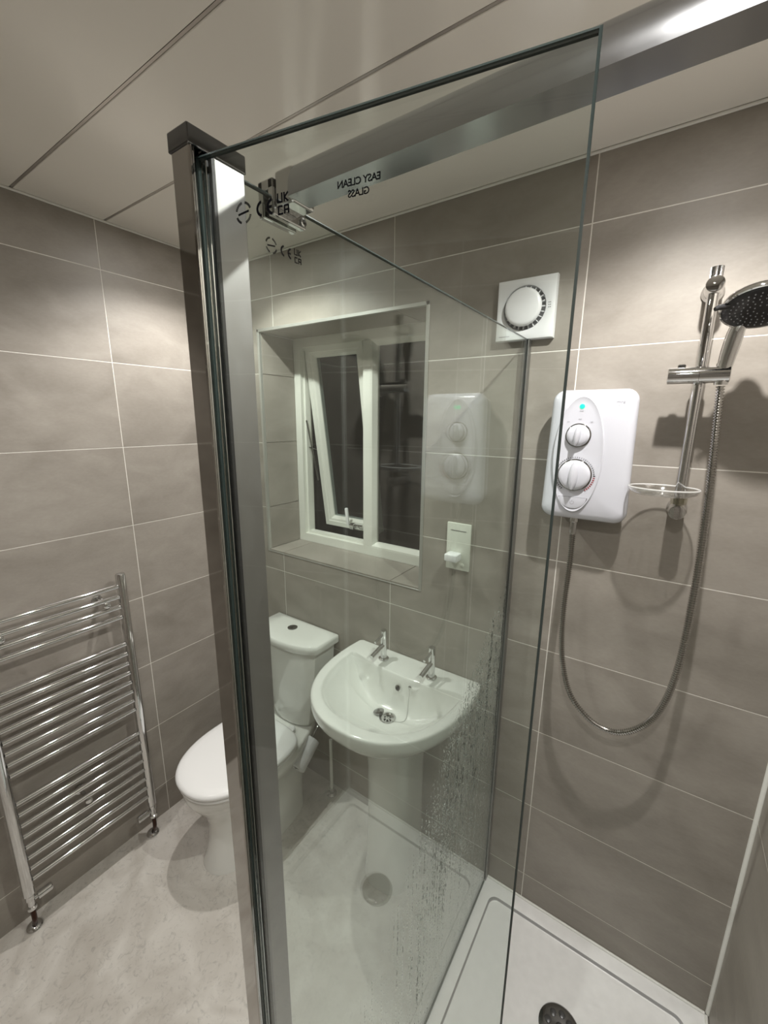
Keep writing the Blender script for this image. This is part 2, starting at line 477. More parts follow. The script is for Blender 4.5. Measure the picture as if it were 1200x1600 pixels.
tag(mesh_obj('handle_body', bm, CHROME, sash, 40), 'chrome handle body')
bm = bmesh.new(); tube(bm, [(.212, FY+.03, 1.62), (.212, FY+.10, 1.60)], .003, 8); tube(bm, [(.213, FY+.015, 1.75), (.216, FY+.085, 1.45)], .004, 8)
wpart('stay_arm', bm, CHROMED)

# ================================================================== DOWNLIGHTS
def lk(o, parent):
    o.parent = parent; o.matrix_parent_inverse = Matrix.Translation(-parent.location); return o
places = ['above the toilet', 'above the shower', 'above the radiator end of the room', 'above the shower entrance']
for (x, y, P_), pl in zip(DOWNLIGHTS, places):
    t = empty('downlight', (x, y, CEIL), 'round recessed chrome ceiling downlight '+pl, 'light', 'recessed ceiling downlights')
    bm = bmesh.new(); lathe(bm, (x, y, CEIL-.0002), (0, 0, -1), [(0, .041), (.003, .041), (.005, .038), (.004, .030), (.0015, .028)], 32, caps=True)
    lk(mesh_obj('bezel', bm, CHROME, None, 40), t)
    bm = bmesh.new(); lathe(bm, (x, y, CEIL-.0018), (0, 0, -1), [(0, .026), (.002, .026)], 32)
    lk(mesh_obj('lens', bm, LENS, None, 40), t)
    ld = D.lights.new('downlight_beam', 'SPOT'); ld.energy = P_; ld.color = LIGHT_COL
    ld.spot_size = radians(138); ld.spot_blend = .55; ld.shadow_soft_size = .014
    lo = D.objects.new('downlight_beam', ld); COL.objects.link(lo); lo.location = (x, y, CEIL-.012); lk(lo, t)

# ================================================================== SHOWER TRAY
def rrect(x0, x1, y0, y1, r, z, n=8):
    pts = []
    for cx, cy_, a0 in ((x1-r, y1-r, 0), (x0+r, y1-r, pi/2), (x0+r, y0+r, pi), (x1-r, y0+r, 3*pi/2)):
        for k in range(n+1):
            a = a0+pi/2*k/n; pts.append(Vector((cx+r*cos(a), cy_+r*sin(a), z)))
    return pts
TX0, TX1, TY0, TY1, TZ = 1.298, 1.9985, -1.20, -.0005, .041
bm = bmesh.new()
def tl(i, z, r): return rrect(TX0+i, TX1-i, TY0+i, TY1-i, r, z)
loops(bm, [tl(0, .0005, .006), tl(0, TZ-.005, .006), tl(.0015, TZ-.001, .006), tl(.005, TZ, .006), tl(.052, TZ, .030), tl(.0535, TZ-.0007, .030),
           tl(.0555, TZ-.0078, .030), tl(.0575, TZ-.0100, .030), tl(.062, TZ-.0108, .030), tl(.16, TZ-.013, .06), tl(.24, TZ-.0145, .06)], cap0=True, cap1=True)
tray = empty('shower_tray', (1.65, -.6, 0), 'white rectangular shower tray on the floor with raised rim', 'shower tray')
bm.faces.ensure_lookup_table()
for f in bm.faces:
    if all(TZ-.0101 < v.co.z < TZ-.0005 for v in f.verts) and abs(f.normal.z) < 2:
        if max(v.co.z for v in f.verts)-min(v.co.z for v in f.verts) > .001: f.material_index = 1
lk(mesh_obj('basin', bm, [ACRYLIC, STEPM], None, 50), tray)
bm = bmesh.new(); tube(bm, [(TX0+.008, -.004, TZ+.001), (TX1-.008, -.004, TZ+.001)], .0045, 10)
tube(bm, [(TX1-.004, -.008, TZ+.001), (TX1-.004, TY0, TZ+.001)], .0045, 10)
lk(mesh_obj('sealant_bead', bm, WTRIM, None, 40), tray)
dr = empty('shower_waste', (1.640, -.277, TZ-.0142), 'round domed chrome waste cover in the white shower tray', 'drain')
bm = bmesh.new(); lathe(bm, (1.640, -.277, TZ-.0142), (0, 0, 1), [(0, .057), (.0035, .057), (.007, .053), (.0095, .044), (.0105, .02), (.011, .001)], 40)
lk(mesh_obj('cover', bm, CHROMED, None, 40), dr)
bm = bmesh.new()
for k in range(8):
    a = k*pi/4
    lathe(bm, (1.640+.032*cos(a), -.277+.032*sin(a), TZ-.0142+.0096), (0, 0, 1), [(0, .010), (.0012, .0095), (.0018, .006)], 14)
lathe(bm, (1.640, -.277, TZ-.0142+.0105), (0, 0, 1), [(0, .011), (.0012, .010), (.0018, .006)], 14)
lk(mesh_obj('petal_embossing', bm, CAPM, None, 40), dr)

# ================================================================== SHOWER SCREEN
GX, GZ0, GZ1 = 1.313, TZ+.006, 1.984
scr = empty('shower_screen', (GX, -1.015, TZ), 'fixed clear glass shower screen running to the back wall from a wide chrome post', 'shower screen')
def pane_bm(P0, td, nd, s0, s1, z0, z1, th=.0026, ar=.0019):
    """glass sheet with ground (dark) edges and arrises; material 0 pane, 1 edge"""
    bm = bmesh.new()
    def rg(i, n): return [P0+td*s+nd*n+Vector((0, 0, z)) for s, z in ((s0+i, z0+i), (s1-i, z0+i), (s1-i, z1-i), (s0+i, z1-i))]
    R = [[bm.verts.new(p) for p in rg(i, n)] for i, n in ((ar, -th), (.0006, -th+.0003), (0, -th+.001), (0, th-.001), (.0006, th-.0003), (ar, th))]
    for a, b in zip(R[:-1], R[1:]):
        for k in range(4):
            bm.faces.new((a[k], a[(k+1) % 4], b[(k+1) % 4], b[k])).material_index = 1
    bm.faces.new(R[0][::-1]).material_index = 0; bm.faces.new(R[-1]).material_index = 0
    return bm
bm = pane_bm(Vector((GX, 0, 0)), Vector((0, 1, 0)), Vector((1, 0, 0)), -1.000, -.012, GZ0, GZ1)
lk(mesh_obj('fixed_panel', bm, [PANEW, EDGEG]), scr)
bm = bmesh.new()   # wall channel
for b in ((GX-.0075, GX-.0036, -.026, -.0006), (GX+.0036, GX+.0075, -.026, -.0006), (GX-.0045, GX+.0045, -.011, -.0006)): box(bm, b[0], b[1], b[2], b[3], TZ+.001, GZ1-.001, .0008, 1)
lk(mesh_obj('wall_channel', bm, SATIN), scr)
bm = bmesh.new(); box(bm, GX-.005, GX+.005, -.985, -.032, TZ+.0006, TZ+.010, .001, 1)
lk(mesh_obj('bottom_seal', bm, simple('clear_seal', (.10, .12, .11), .3)), scr)
# post: body with pivot groove towards the room
PX0, PX1 = 1.3040, 1.3305
PZ0, PZ1 = TZ+.001, 1.979
def extrude_xy(bm, poly, z0, z1, mi=0):
    loops(bm, [[Vector((x, y, z)) for x, y in poly] for z in (z0, z1)], mi=mi)
bm = bmesh.new(); extrude_xy(bm, [(PX0, -.987), (PX0, -1.0395), (PX0+.0015, -1.0410), (PX1-.0015, -1.0410), (PX1, -1.0400), (PX1, -1.0385),
                                 (PX1-.013, -1.0375), (PX1-.013, -1.0215), (PX1-.001, -1.0205), (PX1-.001, -1.0195)] + [(PX0+.0175, -1.0195), (PX0+.0175, -.987)], PZ0, PZ1)
lk(mesh_obj('post_body', bm, POLISH), scr)
bm = bmesh.new(); box(bm, PX0+.018, PX1, -1.0185, -.987, PZ0, PZ1, .001, 2)
lk(tag(mesh_obj('post_face', bm, SATIN), 'wide satin face of the post'), scr)
bm = bmesh.new(); box(bm, PX1-.004, PX1+.0006, -1.0212, -1.0180, PZ0+.002, PZ1-.002)
lk(mesh_obj('post_gasket', bm, BLACKR), scr)
bm = bmesh.new(); extrude_xy(bm, [(PX1-.0128, -1.0374), (PX1-.0128, -1.0338), (PX1-.004, -1.0338), (PX1-.001, -1.0362), (PX1-.001, -1.0374)], PZ0+.002, PZ1-.004)
extrude_xy(bm, [(PX1-.0128, -1.0218), (PX1-.003, -1.0218), (PX1-.003, -1.0245), (PX1-.0128, -1.0250)], PZ0+.002, PZ1-.004)
lk(mesh_obj('pivot_rails', bm, CHROME), scr)
bm = bmesh.new(); box(bm, PX0-.0015, PX1+.0012, -1.0424, -.9855, PZ1-.001, 1.993, .0012, 2)
lk(tag(mesh_obj('post_cap', bm, CAPM, None), 'dark chrome cap'), scr)

# printing on glass ----------------------------------------------------------
def text_mesh(s, size, extr=.0001, align='CENTER', shear=0, bold=0, space=1.0):
    cu = D.curves.new('txt', 'FONT'); cu.body = s; cu.size = size; cu.extrude = extr; cu.align_x = align; cu.align_y = 'CENTER'
    cu.shear = shear; cu.offset = bold; cu.space_character = space; cu.resolution_u = 3
    o = D.objects.new('txt', cu); COL.objects.link(o)
    dg = bpy.context.evaluated_depsgraph_get(); me = D.meshes.new_from_object(o.evaluated_get(dg))
    bm = bmesh.new(); bm.from_mesh(me); D.objects.remove(o); D.meshes.remove(me); D.curves.remove(cu)
    return bm

def arc_strip(bm, cx, cz, r0, r1, a0, a1, n=14, th=.0001):
    rings = []
    for k in range(n+1):
        a = a0+(a1-a0)*k/n; c, s = cos(a), sin(a)
        rings.append([Vector((cx+r0*c, cz+r0*s, -th)), Vector((cx+r1*c, cz+r1*s, -th)), Vector((cx+r1*c, cz+r1*s, th)), Vector((cx+r0*c, cz+r0*s, th))])
    loops(bm, rings)

def seg2(bm, x0, y0, x1, y1, wd, th=.0001):
    d = Vector((x1-x0, y1-y0, 0)).normalized(); n = Vector((-d.y, d.x, 0))*wd/2
    a, b = Vector((x0, y0, 0)), Vector((x1, y1, 0))
    loops(bm, [[a-n+Vector((0, 0, s)), b-n+Vector((0, 0, s)), b+n+Vector((0, 0, s)), a+n+Vector((0, 0, s))] for s in (-th, th)])

def marks_bm(h):
    """round stamp, CE and UKCA; local x right, y up, height h about the CE letters"""
    bm = bmesh.new()
    r = h*.70
    for a0, a1 in ((20, 78), (100, 165), (200, 250), (285, 345)):
        n = 7
        for k in range(n):
            a = radians(a0+(a1-a0)*(k+.5)/n); da = radians((a1-a0)/n*.36)
            arc_strip(bm, 0, 0, r*.78, r*1.0, a-da, a+da, 2)
    seg2(bm, -r*.66, -r*.10, r*.66, r*.10, h*.13)
    R_ = h/2; t = h*.17; cx = 1.62*h
    arc_strip(bm, cx, 0, R_-t, R_, radians(100), radians(260))
    cx2 = cx+.88*h
    arc_strip(bm, cx2, 0, R_-t, R_, radians(100), radians(260)); seg2(bm, cx2-R_+t*.5, 0, cx2-h*.08, 0, t)
    def seg(x0, y0, x1, y1): seg2(bm, ux+x0*kx, uy+y0*ky, ux+x1*kx, uy+y1*ky, h*.11)
    kx, ky = h*.62, h*.50; ux = cx2+.42*h; uy = h*.10
    seg(0, 1.1, 0, .1); seg(-.08, .05, .63, .05); seg(.55, 1.1, .55, .05)                        # U
    seg(.85, 1.1, .85, 0); seg(.87, .5, 1.35, 1.05); seg(.87, .5, 1.35, 0)                      # K
    uy = -h*.60
    seg(.6, .95, .05, .95); seg(.05, 1.03, .05, 0); seg(-.03, .05, .65, .05)                    # C
    seg(.85, 0, .85, 1.03); seg(.85, .95, 1.35, .95); seg(1.35, 1.03, 1.35, 0); seg(.85, .45, 1.35, .45)  # A
    return bm

def put(o, origin, xd, yd):
    xd = Vector(xd).normalized(); yd = Vector(yd).normalized(); zd = xd.cross(yd)
    Mx = Matrix((( xd.x, yd.x, zd.x, origin[0]), (xd.y, yd.y, zd.y, origin[1]), (xd.z, yd.z, zd.z, origin[2]), (0, 0, 0, 1)))
    return Mx
def put_child(o, parent, origin, xd, yd):
    o.parent = parent; o.matrix_parent_inverse = Matrix.Translation(-parent.location)
    o.matrix_basis = put(o, origin, xd, yd); return o

o = mesh_obj('printed_marks', marks_bm(.0112), BLACKT)
put_child(o, scr, (GX+.0028, -.9455, 1.9360), (0, 1, 0), (0, 0, 1))

# water drops and runs on the wet side of the fixed panel ----------------------
bm = bmesh.new()
def drop(y, z, ry, rz, h):
    n = 6; x = GX+.0026
    base = [bm.verts.new((x, y+ry*cos(2*pi*k/n), z+rz*sin(2*pi*k/n))) for k in range(n)]
    mid = [bm.verts.new((x+h*.75, y+ry*.62*cos(2*pi*k/n), z+rz*.62*sin(2*pi*k/n))) for k in range(n)]
    top = bm.verts.new((x+h, y, z))
    for k in range(n):
        j = (k+1) % n
        bm.faces.new((base[k], base[j], mid[j], mid[k])); bm.faces.new((mid[k], mid[j], top))
    bm.faces.new(base[::-1])
def top_of(y):     # upper limit of the wet zone for each distance from the wall
    y = -y
    return 1.30-.75*y if y < .45 else .96-1.1*(y-.45)
rnd = random.Random(3)
for t in range(330):                       # runs
    y = -min(.85, max(.05, abs(rnd.gauss(.30, .20))))
    zt = top_of(y)-rnd.random()**1.5*.5; ln = rnd.uniform(.06, .45); z = zt
    while z > max(.07, zt-ln):
        if rnd.random() < .72:
            s = rnd.uniform(.0008, .0020); drop(y+rnd.gauss(0, .0006), z, s, s*rnd.uniform(1.2, 4.0), s*.6)
        z -= rnd.uniform(.004, .016)
for t in range(4300):                      # scattered drops
    y = -min(.88, max(.04, abs(rnd.gauss(.26, .24)))); zt = top_of(y)
    z = rnd.uniform(.08, zt)
    s = rnd.uniform(.0005, .0016); drop(y, z, s, s*rnd.uniform(1, 2), s*.5)
me = D.meshes.new('water_drops'); bm.to_mesh(me); bm.free(); me.materials.append(WATER)
for p in me.polygons: p.use_smooth = True
o = D.objects.new('water_drops', me); COL.objects.link(o); o['kind'] = 'stuff'; lk(o, scr)

# ================================================================== HINGED RETURN PANEL
A0, A1 = Vector((1.3215, -1.0287, 0)), Vector((1.6225, -.9737, 0))
dT = (A1-A0).normalized(); nT = Vector((dT.y, -dT.x, 0))   # towards the camera side
rp = empty('return_panel', (A0.x, A0.y, TZ), 'narrow hinged clear glass panel swung out from the chrome post towards the camera', 'glass panel')
bm = pane_bm(A0, dT, nT, 0, .306, TZ+.016, 1.9755)
lk(mesh_obj('hinged_pane', bm, [PANE, EDGEG]), rp)
bm = bmesh.new()
P8 = [[A0+dT*s+nT*n+Vector((0, 0, z)) for s, n in ((.008, -.004), (.3, -.004), (.3, .004), (.008, .004))] for z in (TZ+.004, TZ+.018)]
loops(bm, P8); lk(mesh_obj('bottom_seal', bm, simple('drip_seal', (.12, .14, .13), .3)), rp)
o = mesh_obj('printed_marks', marks_bm(.0118), BLACKT)
put_child(o, rp, A0+dT*.0495+nT*.0029+Vector((0, 0, 1.9255)), dT, (0, 0, 1))
for s, z in (('EASY CLEAN', 1.9285), ('GLASS', 1.9212)):
    o = mesh_obj('printed_words', text_mesh(s, .0066, bold=.00012, space=.93), BLACKT)
    put_child(o, rp, A0+dT*.155+nT*.0029+Vector((0, 0, z)), -dT, (0, 0, 1))

# ================================================================== SUPPORT BAR
sb = empty('support_bar', (W, -.93, 1.982), 'thick brushed chrome bar bracing the glass screen to the right wall', 'support bar')
BY, BZ = -.9365, 1.9705
prof = [(.0145, 0)]
for k in range(13):
    t = pi/2*k/12; prof.append((.0145*cos(t)**.9 if k < 12 else 0, .010+.0215*sin(t)**.8))
for k in range(1, 13):
    t = pi/2*k/12; prof.append((-.0145*sin(t), .003+.0285*cos(t)**1.0))
prof.append((-.0145, 0))
bm = bmesh.new()
loops(bm, [[Vector((x, BY+py, BZ+pz)) for py, pz in prof] for x in (1.348, 1.9985)])
lk(mesh_obj('bar', bm, BARM, None, 35), sb)
bm = bmesh.new(); lathe(bm, (W-.0005, BY, BZ+.015), (-1, 0, 0), [(0, .026), (.006, .026), (.009, .022), (.009, .018)], 32)
lk(mesh_obj('wall_flange', bm, CHROME, None, 35), sb)
bm = bmesh.new()   # clamp straddling the glass
box(bm, GX+.0034, GX+.011, -.948, -.902, 1.962, 1.995, .0015, 2)
box(bm, GX-.011, GX-.0034, -.948, -.902, 1.962, 1.995, .0015, 2)
box(bm, GX-.011, GX+.011, -.948, -.902, 1.9852, 1.995, .0015, 2)
lk(mesh_obj('glass_clamp', bm, CHROME, None), sb)
bm = bmesh.new(); box(bm, GX+.0111, GX+.036, -.9455, -.9145, 1.969, 2.000, .0025, 2)
lk(mesh_obj('bar_socket', bm, CHROME, None), sb)
for z in (1.968, 1.986):
    y = -.9075; bm = bmesh.new(); lathe(bm, (GX+.0111, y, z), (1, 0, 0), [(0, .0045), (.002, .0042), (.0022, .0025), (.0008, .002)], 16)
    lk(mesh_obj('grub_screw', bm, CHROMED, None, 30), sb)

# ================================================================== RADIATOR
rad = empty('towel_radiator', (.085, -.84, 0), 'chrome ladder towel radiator mounted on the left tiled wall', 'radiator')
RXC, RY0, RY1 = .078, -.632, -1.045
for y in (RY0, RY1):
    bm = bmesh.new(); lathe(bm, (RXC, y, .168), (0, 0, 1), [(0, .0125), (.002, .0165), (1.026, .0165), (1.031, .014), (1.033, .008)], 28)
    lk(mesh_obj('upright', bm, CHROME, None, 40), rad)
rz = [1.157, 1.117, 1.077, 1.037, .926, .8853, .8446, .8040, .7633, .7226, .682, .6413, .533, .489, .445, .401, .357, .313, .269, .225]
bm = bmesh.new(); tube(bm, [(RXC+.004, RY0-.0155, 0), (RXC+.004, (RY0+RY1)/2, 0), (RXC+.004, RY1+.0155, 0)], .0085, 18)
ru = mesh_obj('rung', bm, CHROME, None, 40); me = ru.data; D.objects.remove(ru)
for z in rz:
    o = D.objects.new('rung', me); COL.objects.link(o); o.location = (0, 0, z-.003); o.parent = rad; o.matrix_parent_inverse = Matrix.Translation(-rad.location)
for y, z in ((-.690, 1.097), (-.985, 1.097), (-.84, .379)):
    bm = bmesh.new(); tube(bm, [(.0008, y, z), (.066, y, z)], .007, 14); lathe(bm, (.0005, y, z), (1, 0, 0), [(0, .018), (.006, .018), (.009, .012)], 20)
    lathe(bm, (.062, y, z), (1, 0, 0), [(0, .009), (.010, .012), (.026, .012), (.029, .008)], 20)
    lk(mesh_obj('wall_bracket', bm, CHROME, None, 40), rad)
for y, sgn in ((RY0, -1), (RY1, 1)):
    bm = bmesh.new(); lathe(bm, (RXC, y, .169), (0, 0, -1), [(0, .009), (.006, .013), (.022, .013), (.026, .010), (.050, .010), (.052, .014), (.062, .014), (.064, .009)], 20)
    v = lk(mesh_obj('valve', bm, CHROME, None, 35), rad)
    bm = bmesh.new(); lathe(bm, (RXC, y+sgn*.010, .140), (0, sgn, 0), [(0, .007), (.008, .007), (.010, .0135), (.048, .0135), (.051, .011)], 20)
    h_ = mesh_obj('valve_knob', bm, CHROME, None, 35); h_.parent = v
    bm = bmesh.new(); tube(bm, catmull([(RXC, y, .106), (RXC, y, .06), (RXC-.012, y, .03), (RXC-.026, y, .004)], 5), .0078, 12)
    lk(tag(mesh_obj('tail_pipe', bm, DARKPIPE, None, 40), 'dark copper pipe'), rad)
    bm = bmesh.new(); lathe(bm, (RXC-.028, y, .0006), (0, 0, 1), [(0, .026), (.004, .025), (.010, .017), (.012, .010)], 26)
    lk(mesh_obj('floor_collar', bm, CHROME, None, 40), rad)

# ================================================================== TOILET
def egg(cx, yb, yf, hx, z, hb=None, n=56, pw=2.2, pb=4.0):
    """outline: back y=yb, front y=yf, half-width hx; squarer at the back"""
    ym = yb+(yf-yb)*.42; pts = []
    for k in range(n):
        a = 2*pi*k/n; c, s = cos(a), sin(a)
        p = pw if s < 0 else pb
        x = hx*math.copysign(abs(c)**(2/p), c); y = abs(s)**(2/p)
        y = ym-y*(ym-yf) if s < 0 else ym+y*(yb-ym)
        if s > 0 and hb: x *= 1-(1-hb/hx)*((y-ym)/(yb-ym))**1.1
        pts.append(Vector((cx+x, y, z)))
    return pts
TC = .388
toi = empty('toilet', (TC, -.35, 0), 'white close-coupled toilet with closed lid standing beside the basin', 'toilet')
bm = bmesh.new()
loops(bm, [egg(TC, -.13, -.592, .128, .0005, .115), egg(TC, -.13, -.590, .126, .012, .115), egg(TC, -.13, -.575, .112, .05, .105), egg(TC, -.12, -.560, .102, .13, .10),
           egg(TC, -.10, -.560, .103, .20, .10), egg(TC, -.07, -.580, .122, .26, .105), egg(TC, -.045, -.612, .150, .31, .108), egg(TC, -.035, -.632, .170, .345, .110),
           egg(TC, -.03, -.640, .177, .375, .110), egg(TC, -.03, -.638, .176, .392, .110), egg(TC, -.032, -.632, .172, .399, .108), egg(TC, -.036, -.622, .164, .401, .104)])
lk(mesh_obj('pan', bm, CERAMIC, None, 50), toi)
bm = bmesh.new()
loops(bm, [egg(TC, -.215, -.640, .178, .4025), egg(TC, -.212, -.646, .184, .406), egg(TC, -.212, -.646, .184, .414), egg(TC, -.215, -.642, .180, .4165)])
lk(mesh_obj('seat', bm, SEATPL, None, 50), toi)
bm = bmesh.new()
loops(bm, [egg(TC, -.212, -.640, .178, .4175), egg(TC, -.208, -.650, .187, .421), egg(TC, -.208, -.653, .190, .431), egg(TC, -.210, -.650, .187, .439), egg(TC, -.218, -.640, .177, .4445),
           egg(TC, -.235, -.615, .155, .4475), egg(TC, -.27, -.56, .11, .449), egg(TC, -.33, -.47, .05, .4495)])
lk(mesh_obj('lid', bm, SEATPL, None, 60), toi)
for s in (-1, 1):
    bm = bmesh.new(); lathe(bm, (TC+s*.075, -.190, .4015), (0, 0, 1), [(0, .016), (.018, .016), (.022, .012)], 18)
    tube(bm, [(TC+s*.075-.02, -.200, .416), (TC+s*.075+.02, -.200, .416)], .009, 12)
    lk(mesh_obj('hinge', bm, SEATPL, None, 40), toi)
def cist(hx, yf, bow, z, yb=-.012, n=14):
    pts = [Vector((CC+hx, yb, z)), Vector((CC-hx, yb, z))]
    pts += [Vector((CC-hx, yb-(abs(yf-yb)-bow)*.5, z))]
    for k in range(n+1):
        t = -1+2*k/n; pts.append(Vector((CC+hx*t*.985, yf+bow*(t*t*.75+.25*t**8*1.0), z)))
    pts += [Vector((CC+hx, yb-(abs(yf-yb)-bow)*.5, z))]
    return pts
CC = .392
bm = bmesh.new()
loops(bm, [cist(.098, -.150, .030, .4025), cist(.112, -.160, .034, .408), cist(.120, -.165, .036, .43), cist(.130, -.168, .040, .50), cist(.148, -.174, .045, .60), cist(.165, -.180, .050, .70), cist(.172, -.182, .052, .789)])
lk(mesh_obj('cistern', bm, CERAMIC, None, 35), toi)
bm = bmesh.new()
loops(bm, [cist(.183, -.190, .056, .7895, -.006), cist(.190, -.196, .058, .794, -.004), cist(.192, -.198, .058, .812, -.004), cist(.190, -.196, .058, .826, -.005), cist(.184, -.190, .056, .8305, -.008), cist(.12, -.14, .03, .833, -.03)])
lk(mesh_obj('cistern_lid', bm, CERAMIC, None, 50), toi)
bm = bmesh.new(); lathe(bm, (.378, -.082, .8325), (0, 0, 1), [(0, .0225), (.003, .0225), (.0045, .019), (.0035, .018)], 30)
lk(mesh_obj('flush_button', bm, CHROMED, None, 40), toi)
bm = bmesh.new(); box(bm, .377, .379, -.100, -.064, .8355, .8372); box(bm, .360, .378, -.083, -.081, .8355, .8370)
lk(mesh_obj('button_split', bm, BLACKP), toi)

# paper roll and its holder beside the pan
rh = empty('roll_holder', (.522, -.002, .37), 'small chrome roll holder on the tiles between toilet and basin', 'holder')
RN, RF = Vector((.532, -.240, .288)), Vector((.521, -.130, .352))
rd_ = (RN-RF).normalized()
bm = bmesh.new(); lathe(bm, (.522, -.0006, .405), (0, -1, 0), [(0, .020), (.006, .020), (.010, .014)], 24)
tube(bm, catmull([(.522, -.008, .405), (.522, -.06, .400), RF-rd_*.010, RF+rd_*.02, RN+rd_*.003], 6), .0055, 12)
lk(mesh_obj('arm', bm, CHROMED, None, 40), rh)
pr = empty('paper_roll', RF, 'white paper roll in the shade low behind the toilet pan', 'paper roll')
bm = bmesh.new(); L_ = (RN-RF).length
lathe(bm, RF, rd_, [(.006, .014), (0, .015), (0, .039), (.002, .041), (L_-.002, .041), (L_, .039), (L_, .019), (L_-.008, .018), (.006, .014)], 36, caps=False)
o = lk(mesh_obj('roll', bm, PAPER, None, 40), pr)
bm = bmesh.new(); lathe(bm, RF+rd_*.004, rd_, [(0, .0175), (L_-.006, .0175), (L_-.006, .0160), (0, .0160), (0, .0175)], 24, caps=False)
lk(tag(mesh_obj('core', bm, simple('card_core', (.22, .20, .17), .8), None, 40), 'cardboard core'), pr)

# supply pipe with floor collar
sp = empty('supply_pipe', (.560, -.045, 0), 'thin pale pipe rising from a chrome collar on the floor', 'pipe')
bm = bmesh.new(); tube(bm, [(.560, -.045, .001), (.560, -.045, .30), (.560, -.045, .303)], .0075, 14)
lk(mesh_obj('pipe', bm, WTRIM, None, 40), sp)
bm = bmesh.new(); lathe(bm, (.560, -.045, .0006), (0, 0, 1), [(0, .025), (.004, .024), (.009, .016), (.011, .010)], 26)
lathe(bm, (.560, -.045, .014), (0, 0, 1), [(0, .011), (.018, .011), (.020, .009)], 8)
lk(mesh_obj('floor_collar', bm, CHROME, None, 40), sp)

# ================================================================== BASIN
BX, BZT = .977, .850
def outline_r(a, off=0.0, cy0=-.20):
    """distance from (0,cy0) to basin outline in direction a"""
    c, s = cos(a), sin(a)
    def inside(r):
        x, y = r*c, cy0+r*s
        if y > -.0015-off: return False
        hw = .278-off
        if y > -.12: return abs(x) < hw-.010*max(0, (y+.12)/.12)**2+0
        t = (abs(x)/hw)**2.25+((-.12-y)/(.345-off))**2.25
        return t < 1
    lo, hi = 0, .6
    for _ in range(24):
        m_ = (lo+hi)/2
        if inside(m_): lo = m_
        else: hi = m_
    return lo
def inner_r(a, off=0.0, cy0=-.20):
    c, s = cos(a), sin(a)
    def inside(r):
        x, y = r*c, cy0+r*s
        yb = -.128+.030*min(1, abs(x)/.20)**3 - off
        if y > yb: return False
        t = (abs(x)/(.238-off))**2.5+(max(0, -.13-y)/(.285-off))**2.3
        return t < 1
    lo, hi = 0, .6
    for _ in range(24):
        m_ = (lo+hi)/2
        if inside(m_): lo = m_
        else: hi = m_
    return lo
NB = 144
bas = empty('wash_basin', (BX, -.2, 0), 'white pedestal wash basin with two chrome taps below the window', 'basin')
angs = [2*pi*k/NB for k in range(NB)]
def ringp(fr, z, cy0=-.20): return [Vector((BX+fr(a)*cos(a), cy0+fr(a)*sin(a), z(a) if callable(z) else z)) for a in angs]
Ri = {a: inner_r(a) for a in angs}; Ro = {a: outline_r(a) for a in angs}
rings = []
DEPTH = .125
def bowl_z(a, t):
    back = max(0, sin(a)); p = 2.3+4.5*back
    return BZT-.008-DEPTH*(1-t**p)
for t in (.085, .10, .16, .25, .35, .45, .55, .64, .72, .79, .85, .90, .94, .97, .99):
    rings.append(ringp(lambda a: .022+(Ri[a]-.026)*((t-.085)/.915) if t < .99 else Ri[a]-.003, lambda a: bowl_z(a, t) if t > .09 else BZT-.008-DEPTH-.004))
rings += [ringp(lambda a: Ri[a]-.0005, BZT-.0060), ringp(lambda a: Ri[a]+.003, BZT-.0025), ringp(lambda a: Ri[a]+.007, BZT-.0008), ringp(lambda a: Ri[a]+.010, BZT-.0002)]
rings += [ringp(lambda a: max(Ro[a]-.010, Ri[a]+.0105), BZT), ringp(lambda a: Ro[a]-.004, BZT-.001), ringp(lambda a: Ro[a]-.001, BZT-.004), ringp(lambda a: Ro[a], BZT-.010), ringp(lambda a: Ro[a]-.001, BZT-.034)]
def under(k, z):
    def f(a):
        r = Ro[a]; lim = (.200-.0015)/max(1e-6, sin(a)) if sin(a) > 0 else 9
        return min(r*k, lim) if sin(a) < 0 else max(min(r, lim)*k, 0)
    return ringp(f, z)
# keep the back flush with the wall going down
def under2(k, z):
    out = []
    for a in angs:
        r = Ro[a]; x = r*cos(a)*k; y = -.20+r*sin(a)*(k if sin(a) < 0 else 1-(1-k)*.15)
        out.append(Vector((BX+x, y, z)))
    return out
rings += [under2(.985, BZT-.045), under2(.94, BZT-.065), under2(.86, BZT-.090), under2(.76, BZT-.115), under2(.65, BZT-.140), under2(.53, BZT-.160), under2(.42, BZT-.175), under2(.33, BZT-.185)]
bm = bmesh.new(); loops(bm, rings, cap0=True, cap1=True)
bowl = lk(mesh_obj('bowl', bm, CERAMIC, None, 60), bas)
# pedestal
def ped(hx, yf, yb, z, n=40):
    pts = []
    for k in range(n):
        a = 2*pi*k/n; c, s = cos(a), sin(a); p = 2.6 if s < 0 else 6
        x = hx*math.copysign(abs(c)**(2/p), c); y = abs(s)**(2/p); ym = yb-.10
        pts.append(Vector((BX+x, ym-y*(ym-yf) if s < 0 else ym+y*(yb-ym), z)))
    return pts
bm = bmesh.new(); loops(bm, [ped(.098, -.262, -.055, .0005), ped(.098, -.262, -.055, .02), ped(.092, -.250, -.055, .09), ped(.088, -.245, -.055, .30), ped(.090, -.248, -.055, .50), ped(.098, -.258, -.055, .60), ped(.112, -.272, -.055, .668)])
lk(mesh_obj('pedestal', bm, CERAMIC, None, 50), bas)
